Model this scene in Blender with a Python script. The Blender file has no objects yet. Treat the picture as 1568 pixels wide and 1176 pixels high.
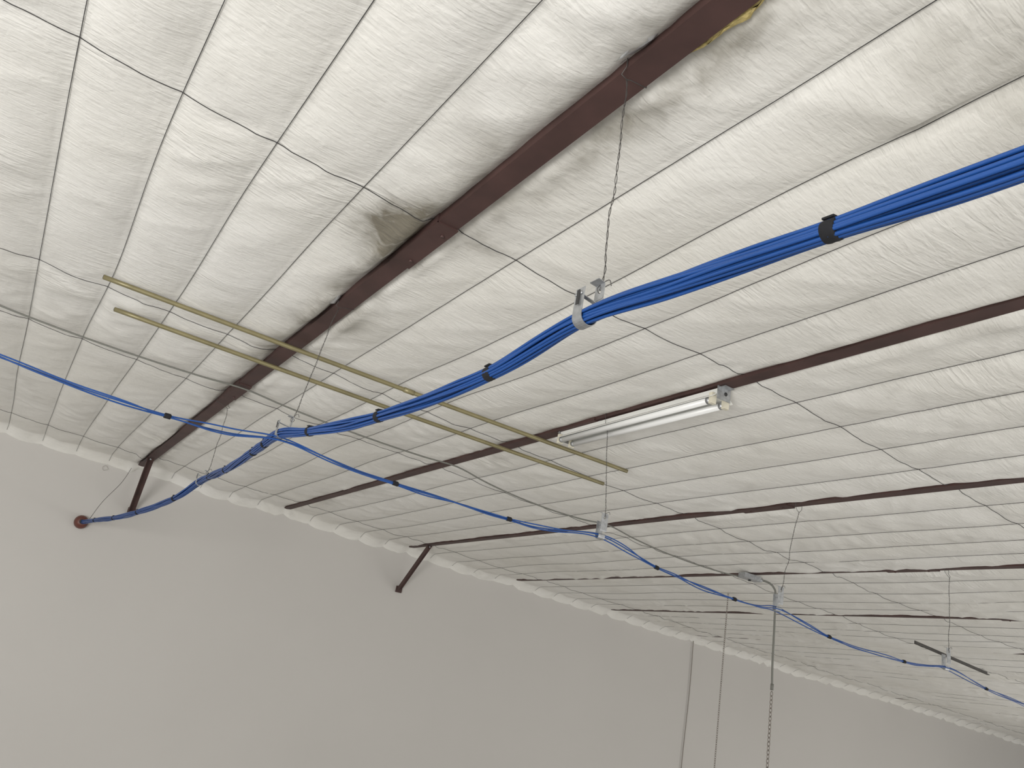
import bpy, math, random
import numpy as np
from mathutils import Vector, Matrix
random.seed(4); rng=np.random.RandomState(7)
P=1.524; TH=0.0386; CP=P*math.cos(TH); TT=math.tan(TH); X0=0.9382; H0=1.499; D=8.9473
FLOOR=-3.0
def zc(x): return H0-TT*(x-X0)
def px(k): return X0+k*CP
scene=bpy.context.scene
try:
    scene.view_settings.view_transform='Standard'
    scene.view_settings.look='None'
except Exception: pass

# ---------------------------------------------------------------- materials
def new_mat(name):
    m=bpy.data.materials.new(name); m.use_nodes=True
    nt=m.node_tree; b=nt.nodes.get('Principled BSDF'); return m,nt,b
def simple(name,col,rough=.5,metal=0,noise=0,nscale=20,bump=0):
    m,nt,b=new_mat(name)
    b.inputs['Base Color'].default_value=(*col,1); b.inputs['Roughness'].default_value=rough; b.inputs['Metallic'].default_value=metal
    tc=nt.nodes.new('ShaderNodeTexCoord')
    n=nt.nodes.new('ShaderNodeTexNoise'); n.inputs['Scale'].default_value=nscale; n.inputs['Detail'].default_value=4
    nt.links.new(tc.outputs['Object'],n.inputs['Vector'])
    if noise:
        r=nt.nodes.new('ShaderNodeValToRGB')
        r.color_ramp.elements[0].position=.3; r.color_ramp.elements[1].position=.7
        r.color_ramp.elements[0].color=(*[c*(1-noise) for c in col],1); r.color_ramp.elements[1].color=(*[min(1,c*(1+noise)) for c in col],1)
        nt.links.new(n.outputs['Fac'],r.inputs['Fac']); nt.links.new(r.outputs['Color'],b.inputs['Base Color'])
    if bump:
        bp=nt.nodes.new('ShaderNodeBump'); bp.inputs['Strength'].default_value=bump; bp.inputs['Distance'].default_value=.01
        nt.links.new(n.outputs['Fac'],bp.inputs['Height']); nt.links.new(bp.outputs['Normal'],b.inputs['Normal'])
    return m
M_brown=simple('purlin_brown_paint',(.062,.030,.026),.62,0,.25,6)
M_rust=simple('rust_red_paint',(.12,.035,.024),.45,0,.2,12)
M_blue=simple('blue_cable_jacket',(.009,.060,.240),.42,0,.1,3)
M_black=simple('black_velcro',(.006,.006,.008),.9,0,.2,80)
M_galv=simple('galvanised_steel',(.42,.43,.44),.42,.75,.2,60)
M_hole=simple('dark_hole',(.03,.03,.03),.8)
M_wire=simple('steel_wire',(.08,.075,.07),.5,.5,.2,40)
M_cord=simple('pull_cord_fibre',(.24,.215,.19),.8,0,.1,40)
M_string=simple('strap_string_black',(.022,.020,.020),.7)
M_olive=simple('olive_conduit',(.23,.20,.105),.42,.35,.15,8)
M_grey=simple('grey_cable_jacket',(.16,.16,.14),.6)
M_white=simple('fixture_white_enamel',(.76,.76,.72),.35,0,.03,6)
M_tube=simple('lamp_tube_glass',(.82,.82,.80),.3)
M_cream=simple('lampholder_cream',(.66,.62,.50),.5)
M_yellow=simple('yellow_fibreglass',(.50,.40,.16),.9,0,.25,50,.5)
M_foil=simple('silver_foil_backing',(.58,.58,.58),.3,.3,.15,25,.5)
M_floor=simple('concrete_floor',(.42,.415,.405),.7,0,.12,1.5,.1)

# ceiling fabric
def ceiling_mat():
    m,nt,b=new_mat('vinyl_faced_insulation'); N=nt.nodes; L=nt.links
    b.inputs['Roughness'].default_value=.45
    b.inputs['Specular IOR Level'].default_value=.4
    tc=N.new('ShaderNodeTexCoord')
    def mp(s,rot=0):
        q=N.new('ShaderNodeMapping'); q.inputs['Scale'].default_value=s; q.inputs['Rotation'].default_value=(0,0,rot)
        L.new(tc.outputs['Object'],q.inputs['Vector']); return q.outputs['Vector']
    def noise(vec,scale,detail=3,dist=0):
        n=N.new('ShaderNodeTexNoise'); n.inputs['Scale'].default_value=scale; n.inputs['Detail'].default_value=detail; n.inputs['Distortion'].default_value=dist
        L.new(vec,n.inputs['Vector']); return n.outputs['Fac']
    def math_(op,a,bv):
        n=N.new('ShaderNodeMath'); n.operation=op
        for i,v in enumerate((a,bv)):
            if isinstance(v,(int,float)): n.inputs[i].default_value=v
            else: L.new(v,n.inputs[i])
        return n.outputs[0]
    def mrange(v,a,c):
        q=N.new('ShaderNodeMapRange'); q.inputs['From Min'].default_value=a; q.inputs['From Max'].default_value=c; L.new(v,q.inputs['Value']); return q.outputs[0]
    big=noise(mp((1,1,1)),.9,5,.4)
    r=N.new('ShaderNodeValToRGB'); r.color_ramp.elements[0].position=.3; r.color_ramp.elements[1].position=.7
    r.color_ramp.elements[0].color=(.755,.735,.68,1); r.color_ramp.elements[1].color=(.82,.805,.765,1)
    L.new(big,r.inputs['Fac'])
    s=N.new('ShaderNodeSeparateXYZ'); L.new(tc.outputs['Object'],s.inputs[0])
    nzs=noise(mp((1,1,1)),14,5,.8); nzl=noise(mp((1,1,1)),3.1,6,.6)
    def gauss(cx,cy,sx,sy):
        dx=math_('DIVIDE',math_('SUBTRACT',s.outputs['X'],cx),sx)
        d=math_('MULTIPLY',dx,dx)
        if cy is not None:
            dy=math_('DIVIDE',math_('SUBTRACT',s.outputs['Y'],cy),sy); d=math_('ADD',d,math_('MULTIPLY',dy,dy))
        return math_('POWER',2.718,math_('MULTIPLY',d,-1.0))
    def stain_or_shade(cx,cy,sx,sy,amt,nz=None):
        return math_('MULTIPLY',math_('MULTIPLY',gauss(cx,cy,sx,sy),nz or nzs),amt)
    st=math_('ADD',stain_or_shade(.80,2.50,.12,.20,2.0),stain_or_shade(1.05,1.45,.07,.7,.9))
    st=math_('ADD',st,stain_or_shade(1.5,.75,.35,.25,.45))  # darker shade of the billows, painted into the fabric colour
    st=math_('ADD',st,stain_or_shade(1.10,2.4,.10,.07,.7))
    st=math_('ADD',st,stain_or_shade(.84,3.6,.06,1.6,.7))
    g=gauss(X0,None,.13,1)
    g2=math_('MULTIPLY',math_('MULTIPLY',g,mrange(nzl,.42,.72)),.65)
    st=math_('ADD',st,g2)
    g3=math_('MULTIPLY',gauss(X0+CP,None,.10,1),math_('MULTIPLY',mrange(nzl,.45,.75),.5)); st=math_('ADD',st,g3)
    st=math_('ADD',st,math_('MULTIPLY',mrange(nzl,.55,.9),.25))
    st=math_('MINIMUM',st,.95)
    mx=N.new('ShaderNodeMixRGB'); mx.inputs['Color2'].default_value=(.17,.15,.11,1)
    L.new(st,mx.inputs['Fac']); L.new(r.outputs['Color'],mx.inputs['Color1']); L.new(mx.outputs['Color'],b.inputs['Base Color'])
    rip=noise(mp((20,85,1)),1,3,.5)
    dia=noise(mp((6,30,1),.6),1,2,1.0)
    dia2=noise(mp((5,22,1),-.7),1,2,1.0)
    fine=noise(mp((1,1,1)),26,4,.5)
    mask=noise(mp((1,1,1)),1.7,2,.3)
    h=math_('ADD',math_('MULTIPLY',rip,.30),math_('MULTIPLY',fine,.36))
    h=math_('ADD',h,math_('MULTIPLY',math_('MULTIPLY',dia,mrange(mask,.50,.66)),.8))
    h=math_('ADD',h,math_('MULTIPLY',math_('MULTIPLY',dia2,mrange(mask,.48,.34)),.5))
    bp=N.new('ShaderNodeBump'); bp.inputs['Strength'].default_value=.65; bp.inputs['Distance'].default_value=.012
    L.new(h,bp.inputs['Height']); L.new(bp.outputs['Normal'],b.inputs['Normal'])
    return m
M_ceil=ceiling_mat()
def wall_mat():
    m,nt,b=new_mat('painted_wall_board'); N=nt.nodes;L=nt.links
    tc=N.new('ShaderNodeTexCoord'); n=N.new('ShaderNodeTexNoise'); n.inputs['Scale'].default_value=.5; n.inputs['Detail'].default_value=3
    L.new(tc.outputs['Object'],n.inputs['Vector'])
    r=N.new('ShaderNodeValToRGB'); r.color_ramp.elements[0].position=.3; r.color_ramp.elements[1].position=.7
    r.color_ramp.elements[0].color=(.485,.465,.437,1); r.color_ramp.elements[1].color=(.51,.49,.461,1)
    L.new(n.outputs['Fac'],r.inputs['Fac']);L.new(r.outputs['Color'],b.inputs['Base Color'])
    n2=N.new('ShaderNodeTexNoise'); n2.inputs['Scale'].default_value=60; L.new(tc.outputs['Object'],n2.inputs['Vector'])
    bp=N.new('ShaderNodeBump'); bp.inputs['Strength'].default_value=.03; bp.inputs['Distance'].default_value=.01
    L.new(n2.outputs['Fac'],bp.inputs['Height']);L.new(bp.outputs['Normal'],b.inputs['Normal'])
    b.inputs['Roughness'].default_value=.6
    return m
M_wall=wall_mat()

# ---------------------------------------------------------------- mesh builder
class MB:
    def __init__(s): s.v=[];s.f=[];s.mi=[];s.mats=[];s.sm=[]
    def m(s,mat):
        if mat not in s.mats:s.mats.append(mat)
        return s.mats.index(mat)
    def add(s,vs,fs,mat,smooth=False):
        o=len(s.v); s.v+= [tuple(map(float,v)) for v in vs]; i=s.m(mat)
        for f in fs: s.f.append(tuple(a+o for a in f)); s.mi.append(i); s.sm.append(smooth)
    def box(s,c,h,mat,M=None):
        vs=[Vector((sx*h[0],sy*h[1],sz*h[2])) for sx in(-1,1) for sy in(-1,1) for sz in(-1,1)]
        if M is not None: vs=[M@v for v in vs]
        vs=[v+Vector(c) for v in vs]
        s.add(vs,[(0,1,3,2),(4,6,7,5),(0,4,5,1),(2,3,7,6),(0,2,6,4),(1,5,7,3)],mat)
    def tube(s,pts,r,mat,n=8,caps=True):
        pts=np.asarray(pts,float); N=len(pts)
        rr=np.full(N,r) if np.isscalar(r) else np.asarray(r)
        T=np.gradient(pts,axis=0); T/=np.linalg.norm(T,axis=1)[:,None]+1e-12
        a=np.array([0,0,1.]) if abs(T[0][2])<.9 else np.array([1.,0,0])
        nrm=np.cross(T[0],a); nrm/=np.linalg.norm(nrm); vs=[]
        ang=np.arange(n)*2*math.pi/n
        for i in range(N):
            nrm=nrm-T[i]*(nrm@T[i]); nrm/=np.linalg.norm(nrm)+1e-12; bi=np.cross(T[i],nrm)
            vs.append(pts[i]+rr[i]*(np.cos(ang)[:,None]*nrm+np.sin(ang)[:,None]*bi))
        vs=np.concatenate(vs); fs=[]
        for i in range(N-1):
            for j in range(n):
                k=(j+1)%n; fs.append((i*n+j,i*n+k,(i+1)*n+k,(i+1)*n+j))
        if caps: fs.append(tuple(range(n))[::-1]); fs.append(tuple((N-1)*n+j for j in range(n)))
        s.add(vs,fs,mat,True)
    def strip(s,prof,width,ax,thick,mat,origin):
        """profile polyline (a,z) in the plane (perp,z), extruded along cable axis; ax=(perp vec, along vec)"""
        pa,al=Vector(ax[0]),Vector(ax[1]); O=Vector(origin); n=len(prof); nr=[]
        for i in range(n):
            a=prof[max(0,i-1)];b=prof[min(n-1,i+1)]; d=Vector((b[0]-a[0],b[1]-a[1])); d.normalize(); nr.append((-d[1],d[0]))
        vs=[]
        for i in range(n):
            for sg in (0,1):
                for w in (-width/2,width/2):
                    p0=prof[i][0]+nr[i][0]*thick*sg; p1=prof[i][1]+nr[i][1]*thick*sg
                    vs.append(O+pa*p0+al*w+Vector((0,0,p1)))
        fs=[]
        for i in range(n-1):
            a=4*i;b=a+4
            fs+=[(a,a+1,b+1,b),(a+2,b+2,b+3,a+3),(a,b,b+2,a+2),(a+1,a+3,b+3,b+1)]
        fs+=[(0,2,3,1),(4*n-4,4*n-3,4*n-1,4*n-2)]
        s.add(vs,fs,mat)
    def holeplate(s,c,e1,e2,w,h,r,t,mat):
        """rectangular plate w x h with round hole r; e1,e2 in-plane, thickness t"""
        e1=Vector(e1);e2=Vector(e2);nn=e1.cross(e2).normalized();c=Vector(c);n=24;vs=[]
        for side in(-t/2,t/2):
            for i in range(n):
                a=2*math.pi*i/n; ca,sa=math.cos(a),math.sin(a)
                vs.append(c+e1*ca*r+e2*sa*r+nn*side)
                k=min(w/2/abs(ca) if abs(ca)>1e-6 else 1e9,h/2/abs(sa) if abs(sa)>1e-6 else 1e9)
                vs.append(c+e1*ca*k+e2*sa*k+nn*side)
        fs=[];o=2*n
        for i in range(n):
            j=(i+1)%n
            fs+=[(2*i,2*i+1,2*j+1,2*j),(o+2*i,o+2*j,o+2*j+1,o+2*i+1),(2*i,2*j,o+2*j,o+2*i),(2*i+1,o+2*i+1,o+2*j+1,2*j+1)]
        s.add(vs,fs,mat)
    def build(s,name):
        me=bpy.data.meshes.new(name); me.from_pydata(s.v,[],s.f)
        for m in s.mats: me.materials.append(m)
        me.polygons.foreach_set('material_index',s.mi); me.polygons.foreach_set('use_smooth',s.sm); me.update()
        o=bpy.data.objects.new(name,me); scene.collection.objects.link(o); return o
def catmull(pts,step):
    pts=np.asarray(pts,float); p=np.vstack([2*pts[0]-pts[1],pts,2*pts[-1]-pts[-2]]); out=[]
    for i in range(1,len(p)-2):
        p0,p1,p2,p3=p[i-1:i+3]; L=np.linalg.norm(p2-p1); n=max(2,int(L/step))
        t0=0;t1=t0+np.linalg.norm(p1-p0)**.5;t2=t1+L**.5;t3=t2+np.linalg.norm(p3-p2)**.5
        for k in range(n):
            t=t1+(t2-t1)*k/n
            A1=(t1-t)/(t1-t0)*p0+(t-t0)/(t1-t0)*p1;A2=(t2-t)/(t2-t1)*p1+(t-t1)/(t2-t1)*p2;A3=(t3-t)/(t3-t2)*p2+(t-t2)/(t3-t2)*p3
            B1=(t2-t)/(t2-t0)*A1+(t-t0)/(t2-t0)*A2;B2=(t3-t)/(t3-t1)*A2+(t-t1)/(t3-t1)*A3
            out.append((t2-t)/(t2-t1)*B1+(t-t1)/(t2-t1)*B2)
    out.append(pts[-1]); return np.array(out)
TAB=rng.rand(512,512)
def vn(x,y,seed=0):
    x=np.asarray(x)+seed*17.3;y=np.asarray(y)+seed*31.7
    xi=np.floor(x).astype(int);yi=np.floor(y).astype(int);fx=x-xi;fy=y-yi;fx=fx*fx*(3-2*fx);fy=fy*fy*(3-2*fy)
    g=lambda a,b:TAB[a%512,b%512]
    return (g(xi,yi)*(1-fx)+g(xi+1,yi)*fx)*(1-fy)+(g(xi,yi+1)*(1-fx)+g(xi+1,yi+1)*fx)*fy

# ---------------------------------------------------------------- ceiling
YS=[-3.55,-0.59,2.37,4.285,5.33,8.29]
def ridge(v,p): return (1-np.abs(2*v-1))**p
def fab(X,Y):
    X=np.asarray(X,float);Y=np.asarray(Y,float)
    q=(X-X0)/CP; k=np.floor(q+1e-9); u=q-k
    sag=-.030*np.power(np.clip(np.sin(np.pi*u),0,1),.55)+.020
    sagl=-.022+.042*np.exp(-((q)/.05)**2)
    base=np.where(q>-1e-6,sag,np.where(q>-1,np.minimum(sagl,.02),-.022))
    kn=np.maximum(np.round(q),0); dx=np.abs(X-(X0+kn*CP)); side=np.sign(X-(X0+kn*CP))
    bn=np.clip((vn(kn*5.3+side*2.1,Y*2.3,14)-.30)/.7,0,1)*.7+.3*np.clip((vn(kn*3.3+side*4.1,Y*9,15)-.4)/.6,0,1)
    base=base-(np.where(kn==0,.050,.030))*bn*np.exp(-((dx-.082)/.034)**2)
    v=5*q; cell=np.floor(v+1e-6); fv=np.clip(v-cell,0,1)
    yd=np.min([np.abs(Y-y) for y in YS],axis=0)
    pin=1-np.exp(-(yd/.12)**2)
    sn=np.clip(np.sin(np.pi*fv),0,1)
    amp=.006+.017*vn(cell*.77+3,Y*1.3,1)
    sc=-amp*np.power(sn,.8)*(.3+.7*pin)
    wx=X+.25*vn(X*1.5,Y*1.5,2); wy=Y+.35*vn(X*1.2,Y*1.2,3)
    msk=np.clip((vn(X*1.3,Y*1.1,4)-.40)*2.6,0,1)
    w1=ridge(vn(wx*2.0+wy*1.5,wy*7-wx*5,5),2.2)
    w2=ridge(vn(wx*2.5-wy*1.0,wy*4+wx*5,6),3.0)
    w3=ridge(vn(wx*4-wy*2.0,wy*12+wx*9,16),2.0)
    w4=ridge(vn(wx*5+wy*3.0,wy*14-wx*7,17),2.0)
    gat=np.exp(-(yd/.22)**2)*ridge(vn(X*11+Y*6,Y*2.5,18),1.5)
    wr=(.013*msk*w1+.007*w2+.0038*w3*msk+.0026*w4*(1-msk)+.004*gat)*sn**.6
    bil=np.exp(-((X-1.75)/.75)**2-((Y-.75)/.6)**2)*(ridge(vn(wx*1.7+.4*wy,wy*2.1-wx*.8,19),1.6)*.045)
    lo=.030*(vn(X*.9,Y*1.1,8)-.5)*np.clip(np.sin(np.pi*u),0,1)
    edge=np.clip((Y-(D-.16))/.16,0,1); ed=-.075*edge**1.5
    return base+sc-wr-bil*sn**.4+lo+ed
def warp(X,Y):
    q=(X-X0)/CP; w=np.clip(np.abs(np.sin(np.pi*q)),0,1)**.5
    return X+.030*(vn(X*1.9,Y*.75,30)-.5)*w, Y+.05*(vn(X*.9,Y*1.1,31)-.5)*np.clip((D-.3-Y)*2,0,1)
st=CP/5/11
xs=X0+st*np.arange(-int(6/st),int(20/st)); 
ys=np.arange(-3.5,D-.2,.024)
ys=np.array(sorted(list(ys)+YS[1:])); ys=np.concatenate([ys,np.linspace(D-.19,D,14)])
XX,YY=np.meshgrid(xs,ys,indexing='ij'); ZZ=H0-TT*(XX-X0)+fab(XX,YY); WX,WY=warp(XX,YY)
nx,ny=XX.shape; co=np.stack([WX,WY,ZZ],-1).reshape(-1,3)
idx=np.arange(nx*ny).reshape(nx,ny)
qd=np.stack([idx[:-1,:-1],idx[:-1,1:],idx[1:,1:],idx[1:,:-1]],-1).reshape(-1,4)
me=bpy.data.meshes.new('ceiling'); me.vertices.add(len(co)); me.vertices.foreach_set('co',co.ravel())
me.loops.add(qd.size); me.loops.foreach_set('vertex_index',qd.ravel().astype(np.int32))
me.polygons.add(len(qd)); me.polygons.foreach_set('loop_start',np.arange(0,qd.size,4,dtype=np.int32))
me.polygons.foreach_set('use_smooth',np.ones(len(qd),bool)); me.update(calc_edges=True); me.validate()
me.materials.append(M_ceil); ob=bpy.data.objects.new('ceiling',me); scene.collection.objects.link(ob)

# strings / straps
b=MB()
def nearz(x,y):
    z=[H0-TT*(x-X0)+fab(x+dx,y+dy) for dx in(-.005,0,.005) for dy in (-.005,0,.005)]
    return np.min(z,axis=0)-.001
for j in range(-18,66):
    x=X0+j*CP/5
    if j%5==0 and j>=0: continue
    yy=np.arange(-3.4,D-.02,.05); 
    z=nearz(np.full_like(yy,x),yy); wx,wy=warp(np.full_like(yy,x),yy)
    b.tube(np.stack([wx,wy,z],-1),.0012,M_string,5,False)
for Y in YS[1:]:
    xx=np.arange(-4,20,.03); z=nearz(xx,np.full_like(xx,Y)); wx,wy=warp(xx,np.full_like(xx,Y))
    b.tube(np.stack([wx,wy,z],-1),.0015,M_string,5,False)
b.build('ceiling_strapping')

# ---------------------------------------------------------------- purlins
for k in range(0,13):
    b=MB(); x=px(k); w=.038 if k==0 else .034
    zb=zc(x)-(.030 if k==0 else .010 if k<3 else .004 if k<5 else -.002)
    y0,y1=-3.5,D
    prof=[(-w,.2),(-w,0),(w,0),(w,.022),(w-.003,.022),(w-.003,.003),(-w+.003,.003),(-w+.003,.2)]
    n=len(prof); vs=[];seg=np.linspace(y0,y1,60)
    for y in seg:
        for a,c in prof: vs.append((x+a,y,zb+c))
    fs=[(i*n+j,(i+1)*n+j,(i+1)*n+(j+1)%n,i*n+(j+1)%n) for i in range(len(seg)-1) for j in range(n)]
    fs+=[tuple(range(n)),tuple((len(seg)-1)*n+j for j in range(n))[::-1]]
    b.add(vs,fs,M_brown)
    for yl in ((2.55,5.2) if k==0 else (3.6,)):
        b.box((x,yl,zb-.003),(w+.004,.20,.003),M_brown)
        b.box((x-w-.003,yl,zb+.03),(.003,.20,.035),M_brown)
        for dy in(-.13,.13):
            b.tube([(x+.015,yl+dy,zb-.003),(x+.015,yl+dy,zb-.012)],.007,M_brown,6)
    b.build('roof_purlin')

# flange braces
for (a,c) in (((.92,8.22,1.455),(.985,8.92,1.03)),((3.98,8.34,1.365),(3.99,8.92,.90))):
    b=MB(); a=Vector(a);c=Vector(c); d=(c-a); L=d.length; d.normalize(); s=Vector((1,0,0)); n=d.cross(s).normalized()
    Mx=Matrix((s,d,n)).transposed()
    b.box((a+c)/2,(.030,L/2,.0025),M_brown,Mx)
    b.box((a+c)/2+s*-.0275+n*.026,(.0025,L/2,.026),M_brown,Mx)
    b.box(c+Vector((0,.012,-.01)),(.035,.012,.035),M_brown)
    b.tube([a+Vector((0,0,-.006)),a+Vector((0,0,-.02))],.01,M_galv,6)
    b.build('purlin_brace')

def tuft(name,path,w,h,mat,sd):
    b=MB(); n=len(path);m=9;vs=[]
    for i,p in enumerate(path):
        e=math.sin(math.pi*min(max((i+.3)/(n-.4),0),1))
        for j in range(m):
            a=math.pi*j/(m-1)
            vs.append((p[0]+math.cos(a)*w*e+.005*random.uniform(-1,1),p[1],p[2]-math.sin(a)*h*e*(.7+.6*random.random())))
    fs=[(i*m+j,(i+1)*m+j,(i+1)*m+j+1,i*m+j+1) for i in range(n-1) for j in range(m-1)]
    b.add(vs,fs,mat,True); return b.build(name)
tuft('fibreglass_insulation_tuft',[(X0+.048+.004*math.sin(i),.88+i*.02,zc(X0)-.012) for i in range(18)],.011,.015,M_yellow,1)
tuft('foil_insulation_flap',[(X0-.062,1.12+i*.03,zc(X0)+.010) for i in range(12)],.024,.028,M_foil,2)
tuft('foil_insulation_flap',[(X0-.066,3.2+i*.03,zc(X0)+.000) for i in range(9)],.028,.034,M_foil,2)

# ---------------------------------------------------------------- wall and floor
b=MB(); top=lambda x: zc(x)+.25
vs=[(-5,D,FLOOR),(21,D,FLOOR),(21,D,top(21)),(-5,D,top(-5)),(-5,D+.15,FLOOR),(21,D+.15,FLOOR),(21,D+.15,top(21)),(-5,D+.15,top(-5))]
b.add(vs,[(0,1,2,3),(5,4,7,6),(3,2,6,7),(0,3,7,4),(1,5,6,2),(0,4,5,1)],M_wall); b.build('wall_back')
b=MB(); b.box((8,2.75,FLOOR-.05),(13,6.35,.05),M_floor); b.build('floor')

# ---------------------------------------------------------------- cables
def bundle(name,ctrl,offs,r,ties,ax,tie_r,tie_l,step=.018,loose=.25,twist=1.2,wob=.0016):
    b=MB(); c=catmull(ctrl,step); s=np.concatenate([[0],np.cumsum(np.linalg.norm(np.diff(c,axis=0),axis=1))])
    T=np.gradient(c,axis=0);T/=np.linalg.norm(T,axis=1)[:,None]
    side=np.cross(T,[0,0,1.]);side/=np.linalg.norm(side,axis=1)[:,None]; up=np.cross(side,T)
    ts=[s[np.argmin(np.abs(c[:,ax]-t))] for t in ties]
    dist=np.min([np.abs(s-t) for t in ts],axis=0)
    fac=1+loose*(1-np.exp(-(dist/.12)**2))
    for i,(ox,oy) in enumerate(offs):
        a=twist*np.sin(s*.9)+.35*s*0
        w1=wob*fac*(vn(s*3.0,s*0+i*3.1,11)-.5)*2*(fac-1+.3)/(loose+.3)*1.6; w2=wob*(vn(s*3.3,s*0+i*2.7,12)-.5)*2*(fac-1+.3)/(loose+.3)*1.6
        X=(ox*np.cos(a)-oy*np.sin(a))*fac+w1; Y=(ox*np.sin(a)+oy*np.cos(a))*fac+w2
        b.tube(c+side*X[:,None]+up*Y[:,None],r,M_blue,8)
    for t in ts:
        i=int(np.argmin(np.abs(s-t))); p=c[i]; d=T[i]
        pts=[p+d*(q*tie_l/2) for q in(-1,-.96,-.5,0,.5,.96,1)]
        b.tube(pts,[tie_r*.9,tie_r*1.0,tie_r*1.03,tie_r,tie_r*1.03,tie_r,tie_r*.9],M_black,20)
        dv=Vector(d); sv=Vector(side[i]); uv=Vector(up[i]); Mx=Matrix((dv,sv,uv)).transposed()
        b.box(Vector(p)+sv*(-tie_r*.25)+uv*(tie_r*1.03),(tie_l*.42,tie_r*.55,tie_r*.09),M_black,Mx@Matrix.Rotation(.15,3,'X'))
    return b.build(name),c
def hexoffs(rings,p):
    o=[(0,0)]
    for n in range(1,rings+1):
        for i in range(6*n):
            a=2*math.pi*i/(6*n)+.2*n; o.append((p*n*math.cos(a),p*n*math.sin(a)))
    return o
main=[(1.0,-2.0,.80),(.97,-.9,.80),(.955,-.2,.755),(.94,.20,.742),(.94,.46,.748),(.93,.742,.762),(.92,1.1,.782),(.91,1.37,.793),(.893,1.73,.741),(.864,2.363,.7355),(.836,2.98,.783),(.82,3.334,.829),
 (.847,3.80,.838),(.89,4.5,.855),(.949,5.57,.919),(.901,6.03,.844),(.82,6.8,.80),(.73,7.59,.784),(.64,8.4,.80),(.59,D+.02,.812)]
mo,_=bundle('ethernet_cable_bundle',main,hexoffs(2,.0070),.0037,[-.6,.10,.742,1.73,2.363,2.98,3.62,3.86,4.6,5.25,6.03,6.9,7.6,8.3],1,.0188,.026,wob=.0028,loose=.20)
br=[(-2.6,3.36,.80),(-1.6,3.35,.78),(-.9,3.34,.86),(-.21,3.33,.79),(.1,3.33,.763),(.38,3.33,.76),(.62,3.33,.775),(.815,3.345,.808),(1.05,3.33,.785),(1.363,3.33,.767),(1.967,3.33,.762),(2.25,3.33,.778),(2.51,3.33,.812),(2.904,3.33,.743),(3.493,3.335,.700),(3.70,3.35,.702),(3.88,3.37,.722),(4.298,3.33,.643),(5.03,3.33,.622),(5.30,3.33,.635),(5.49,3.335,.657),(5.955,3.33,.596),(6.43,3.33,.558),(7.1,3.33,.62),(8.5,3.33,.55)]
bundle('ethernet_cable_branch',br,[(.0035,.001),(-.0035,.002),(0,-.0045)],.0031,[-.5,.38,1.363,1.967,2.904,3.493,4.298,5.03,5.955,6.6],0,.0095,.026,.02,1.1,2.0,.007)

# ---------------------------------------------------------------- hangers
def hanger(hook,top,along,R,scale=1.0):
    b=MB(); O=Vector(hook); al=Vector(along); pe=Vector((1,0,0)) if abs(al.y)>.5 else Vector((0,-1,0))
    s=scale; W=.028*s; t=.0018
    prof=[(-R,.055*s),(-R,.03*s),(-R,0)]+[(R*math.cos(math.pi+math.pi*i/12),R*math.sin(math.pi+math.pi*i/12)) for i in range(1,12)]+[(R,0),(R+.001,.008),(R+.006,.013)]
    b.strip(prof,W,(pe,al),t,M_galv,O)
    b.strip([(-R-.0045,.05*s),(-R-.0045,.02*s)],W*.3,(pe,al),t*.8,M_hole,O)
    b.strip([(-R,.043*s),(R+.006,.036*s)],W*.35,(pe,al),t,M_galv,O)
    c=O+pe*(R+.007)+Vector((0,0,.065*s))
    b.holeplate(c,al,Vector((0,0,1)),W,.034*s,.0045*s,t,M_galv)
    b.strip([(R+.007,.049*s),(R+.007,.022*s),(R+.006,.018*s)],W,(pe,al),t,M_galv,O)
    b.strip([(R+.007,.082*s),(R-.012,.084*s)],W,(pe,al),t,M_galv,O)
    for q in (-.3,.3):
        cc=O+pe*(-R-.001)+Vector((0,0,.042*s))+al*(W*q)
        b.tube([cc,cc-pe*.003],.003,M_galv,8)
    A=c+Vector((0,0,.004)); B=Vector(top); L=(B-A).length; n=int(L/.006)
    tt=np.linspace(0,1,n); base=np.array(A)[None]*(1-tt)[:,None]+np.array(B)[None]*tt[:,None]
    env=np.sin(np.pi*tt)**.5
    kx=(vn(tt*L*14,tt*0+hook[0]*7,21)-.5)*.014*env+(vn(tt*L*4,tt*0+hook[0]*5,23)-.5)*.024*env; ky=(vn(tt*L*13,tt*0+hook[1]*7,22)-.5)*.014*env
    base[:,0]+=kx; base[:,1]+=ky
    for ph in(0,math.pi):
        a=tt*L*2*math.pi/.06+ph; rr=.0012+.0016*vn(tt*L*12,tt*0+ph,5)**2
        b.tube(base+np.stack([rr*np.cos(a),rr*np.sin(a),0*a],-1),.0010,M_wire,5)
    if hook[0]>0:
        xc=px(round((B.x-X0)/CP)); zt=zc(B.x)
        for sx in(-1,1):
            b.tube([B,B+Vector((sx*.015,.004,.010)),Vector((xc+sx*.042,B.y+.012*sx,zt-.030)),Vector((xc+sx*.044,B.y+.012*sx,zt+.02))],.0013,M_wire,5)
    b.tube(catmull([A+Vector((0,0,.015)),A+pe*.008,A-Vector((0,0,.008)),A-pe*.008,A+Vector((0,0,.015)),A+Vector((.015,-.01,.03)),A+Vector((.022,-.01,.018))],.003),.0011,M_wire,5)
    return b.build('cable_hanger')
def tp(x,y): return (x,y,zc(x)-.055)
hanger((.91,1.37,.793),tp(.91,1.35),(0,1,0),.0225,1.2)
hanger((.82,3.334,.829),tp(.91,3.32),(0,1,0),.0225)
hanger((.949,5.57,.919),tp(.98,5.58),(0,1,0),.0225)
hanger((2.51,3.33,.812),tp(2.45,3.31),(1,0,0),.014,1.45)
hanger((3.88,3.37,.722),tp(3.99,3.34),(1,0,0),.014,1.6)
hanger((5.49,3.335,.657),tp(5.54,3.33),(1,0,0),.014,1.6)
hanger((-.9,3.34,.86),(-.9,3.34,zc(-.9)-.03),(1,0,0),.014,1.25)

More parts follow.
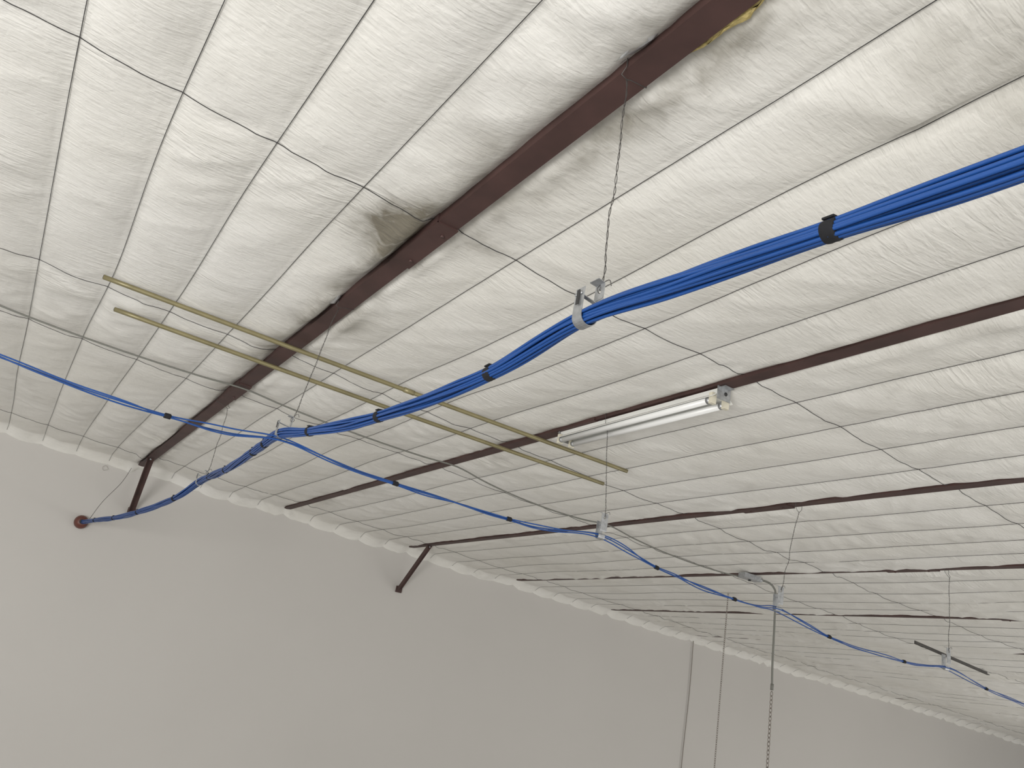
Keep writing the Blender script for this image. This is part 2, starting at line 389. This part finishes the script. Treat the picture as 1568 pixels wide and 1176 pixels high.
# ---------------------------------------------------------------- olive conduits
for a,c in (((0,4.07,1.495),(3.0,3.80,1.380)),((.10,4.45,1.488),(3.10,4.15,1.370))):
    b=MB(); a=np.array(a);c=np.array(c); n=24; tt=np.linspace(0,1,n)[:,None]; pts=a*(1-tt)+c*tt; pts[:,2]-=.006*np.sin(np.linspace(0,math.pi,n))
    pts[:,2]-=.02
    b.tube(pts,.0118,M_olive,14)
    d=(c-a)/np.linalg.norm(c-a)
    b.tube([pts[12]-d*.03,pts[12]+d*.03],.0145,M_olive,14)
    for i in (0,-1):
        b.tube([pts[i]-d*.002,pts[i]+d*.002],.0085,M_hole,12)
    b.build('metal_conduit_pole')

# ---------------------------------------------------------------- grey cable along ceiling
b=MB(); g=[]
kn=[(-2.1,5.2),(-.6,5.15),(.95,5.03),(2.47,5.0),(3.87,5.05),(5.50,5.07)]
for (xa,ya),(xb,yb) in zip(kn[:-1],kn[1:]):
    for i in range(6):
        t=i/6; x=xa+(xb-xa)*t; g.append((x,ya+(yb-ya)*t,zc(x)-.048-.20*t*(1-t)*(.5 if xa<2 else 1.0)))
g+= [(5.50,5.07,zc(5.5)-.045)]
b.tube(catmull(g,.04),.0055,M_grey,8); b.build('electrical_cable')

# junction box and drop cable
b=MB(); z=zc(5.4)-.05
b.box((5.42,5.02,z),(.10,.035,.02),M_galv); b.box((5.42,5.02,z-.022),(.105,.04,.003),M_galv)
b.tube([(5.52,5.02,z),(5.56,5.01,z)],.016,M_galv,10)
b.tube([(5.42,5.02,z-.025),(5.42,5.02,z-.035)],.012,M_hole,10)
b.build('junction_box')
b=MB(); b.tube(catmull([(5.55,5.01,z),(5.62,4.98,z-.01),(5.66,4.95,z-.06),(5.665,4.94,z-.3),(5.66,4.93,.6),(5.67,4.93,.42)],.05),.009,M_grey,8)
b.tube([(5.67,4.93,.45),(5.67,4.93,.40)],.013,M_grey,10)
b.build('drop_cable')
def chain(name,x,y,z0,z1,r,wr,mat):
    b=MB(); z=z0;i=0; Lk=r*3.4
    while z>z1:
        a=np.linspace(0,2*math.pi,13); w=r*np.cos(a); h=Lk/2*np.sin(a)
        pts=np.stack([x+(w if i%2 else 0*w),y+(0*w if i%2 else w),z+h],-1)
        b.tube(pts,wr,mat,4,False); z-=Lk*.78; i+=1
    return b.build(name)
chain('hanging_chain',5.67,4.93,.37,-2.0,.012,.004,M_cord)
chain('hanging_chain',6.10,5.91,1.28,-2.0,.0075,.0026,M_cord)
b=MB(); zz=np.linspace(1.17,FLOOR+.3,40); b.tube(np.stack([8.61+.01*np.sin(zz*3),0*zz+D-.02,zz],-1),.0055,M_cord,6); b.build('pull_cord')

# steel rod by the far hanger
b=MB(); a=Vector((5.20,3.36,.764));c=Vector((6.04,3.36,.700)); d=(c-a).normalized(); n=Vector((0,1,0)); u2=d.cross(n); Mx=Matrix((d,n,u2)).transposed()
b.box((a+c)/2,((c-a).length/2,.010,.002),M_wire,Mx); b.box((a+c)/2+n*.009+u2*.009,((c-a).length/2,.002,.010),M_wire,Mx)
b.build('steel_angle_bar')

# wall sleeve where the bundle ends
b=MB(); o=Vector((.59,D-.03,.812))
pts=[(o.x,D-.095,o.z),(o.x,D-.092,o.z),(o.x,D-.08,o.z),(o.x,D-.055,o.z),(o.x,D-.03,o.z),(o.x,D,o.z)]
b.tube(pts,[.024,.036,.050,.060,.064,.062],M_rust,24)
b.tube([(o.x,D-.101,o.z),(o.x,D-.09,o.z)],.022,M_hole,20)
b.build('wall_pipe_sleeve')
b=MB(); b.tube(catmull([(.85,8.86,1.42),(.80,8.75,1.25),(.68,8.6,1.0),(.62,8.5,.82)],.02),.0022,M_wire,5)
b.tube(catmull([(.66,8.93,1.36),(.63,8.93,1.39),(.605,8.93,1.37),(.62,8.93,1.34),(.655,8.93,1.355)],.01),.0014,M_cord,5)
b.build('tie_wire')

# ---------------------------------------------------------------- fluorescent fixture
b=MB(); fx=2.47; ya,yb=2.52,3.73; zt=zc(fx)-.018
prof=[(-.030,0),(.030,0),(.030,-.022),(.066,-.048),(.064,-.050),(.028,-.026),(.028,-.038),(-.028,-.038),(-.028,-.026),(-.064,-.050),(-.066,-.048),(-.030,-.022)]
n=len(prof); vs=[(fx+a,y,zt+c) for y in(ya,yb) for a,c in prof]
fs=[(j,(j+1)%n,n+(j+1)%n,n+j) for j in range(n)]+[tuple(range(n))[::-1],tuple(range(n,2*n))]
b.add(vs,fs,M_white)
for sx in(-1,1):
    b.tube([(fx+sx*.040,ya+.03,zt-.056),(fx+sx*.040,yb-.03,zt-.056)],.0155,M_tube,16)
    for ye,sg in((ya,1),(yb,-1)):
        b.tube([(fx+sx*.040,ye+sg*.03,zt-.056),(fx+sx*.040,ye+sg*.05,zt-.056)],.0162,M_galv,16)
        b.box((fx+sx*.040,ye+sg*.02,zt-.050),(.014,.010,.026),M_cream)
for ye,sg in((ya,-1),(yb,1)):
    b.box((fx,ye+sg*.006,zt-.022),(.040,.002,.030),M_galv)
    b.box((fx,ye+sg*.02,zt+.004),(.028,.02,.002),M_galv)
    b.tube([(fx+.01,ye+sg*.008,zt-.02),(fx+.01,ye+sg*.010,zt-.02)],.009,M_hole,12)
for yy in(2.8,3.4): b.box((fx,yy,zt+.006),(.02,.015,.008),M_galv)
b.build('fluorescent_light_fixture')

# ---------------------------------------------------------------- camera
yw,pt,rl=0.5067,0.3559,0.1845
f=Vector((math.sin(yw)*math.cos(pt),math.cos(yw)*math.cos(pt),math.sin(pt))); r=Vector((math.cos(yw),-math.sin(yw),0)); u=r.cross(f)
r2=r*math.cos(rl)+u*math.sin(rl); u2=-r*math.sin(rl)+u*math.cos(rl)
cam=bpy.data.cameras.new('camera'); cam.sensor_width=36; cam.lens=1257.1/1568*36; cam.clip_start=.02
co=bpy.data.objects.new('camera',cam); Mw=Matrix((r2,u2,-f)).transposed().to_4x4(); co.matrix_world=Mw; scene.collection.objects.link(co); scene.camera=co

# ---------------------------------------------------------------- light
w=bpy.data.worlds.new('world'); scene.world=w; w.use_nodes=True; bg=w.node_tree.nodes['Background']; bg.inputs[0].default_value=(1.0,.99,.972,1); bg.inputs[1].default_value=.72
def area(name,loc,target,sx,sy,e,col):
    l=bpy.data.lights.new(name,'AREA'); l.shape='RECTANGLE'; l.size=sx;l.size_y=sy;l.energy=e;l.color=col
    o=bpy.data.objects.new(name,l); o.location=loc; d=Vector(target)-Vector(loc); o.rotation_euler=d.to_track_quat('-Z','Y').to_euler(); scene.collection.objects.link(o)
area('doorway_daylight',(-4.5,-2.0,-1.2),(1.0,7,.8),3,2.5,480,(1,.99,.97))
area('bounce_daylight',(7,-3,-2.6),(9,4,1.4),9,3,180,(1,.985,.96))
area('side_ceiling_fill',(13,2,-2.7),(10,4,1.3),6,3,240,(1,.985,.96))  # unseen fill lamp, added to brighten the far right of the ceiling
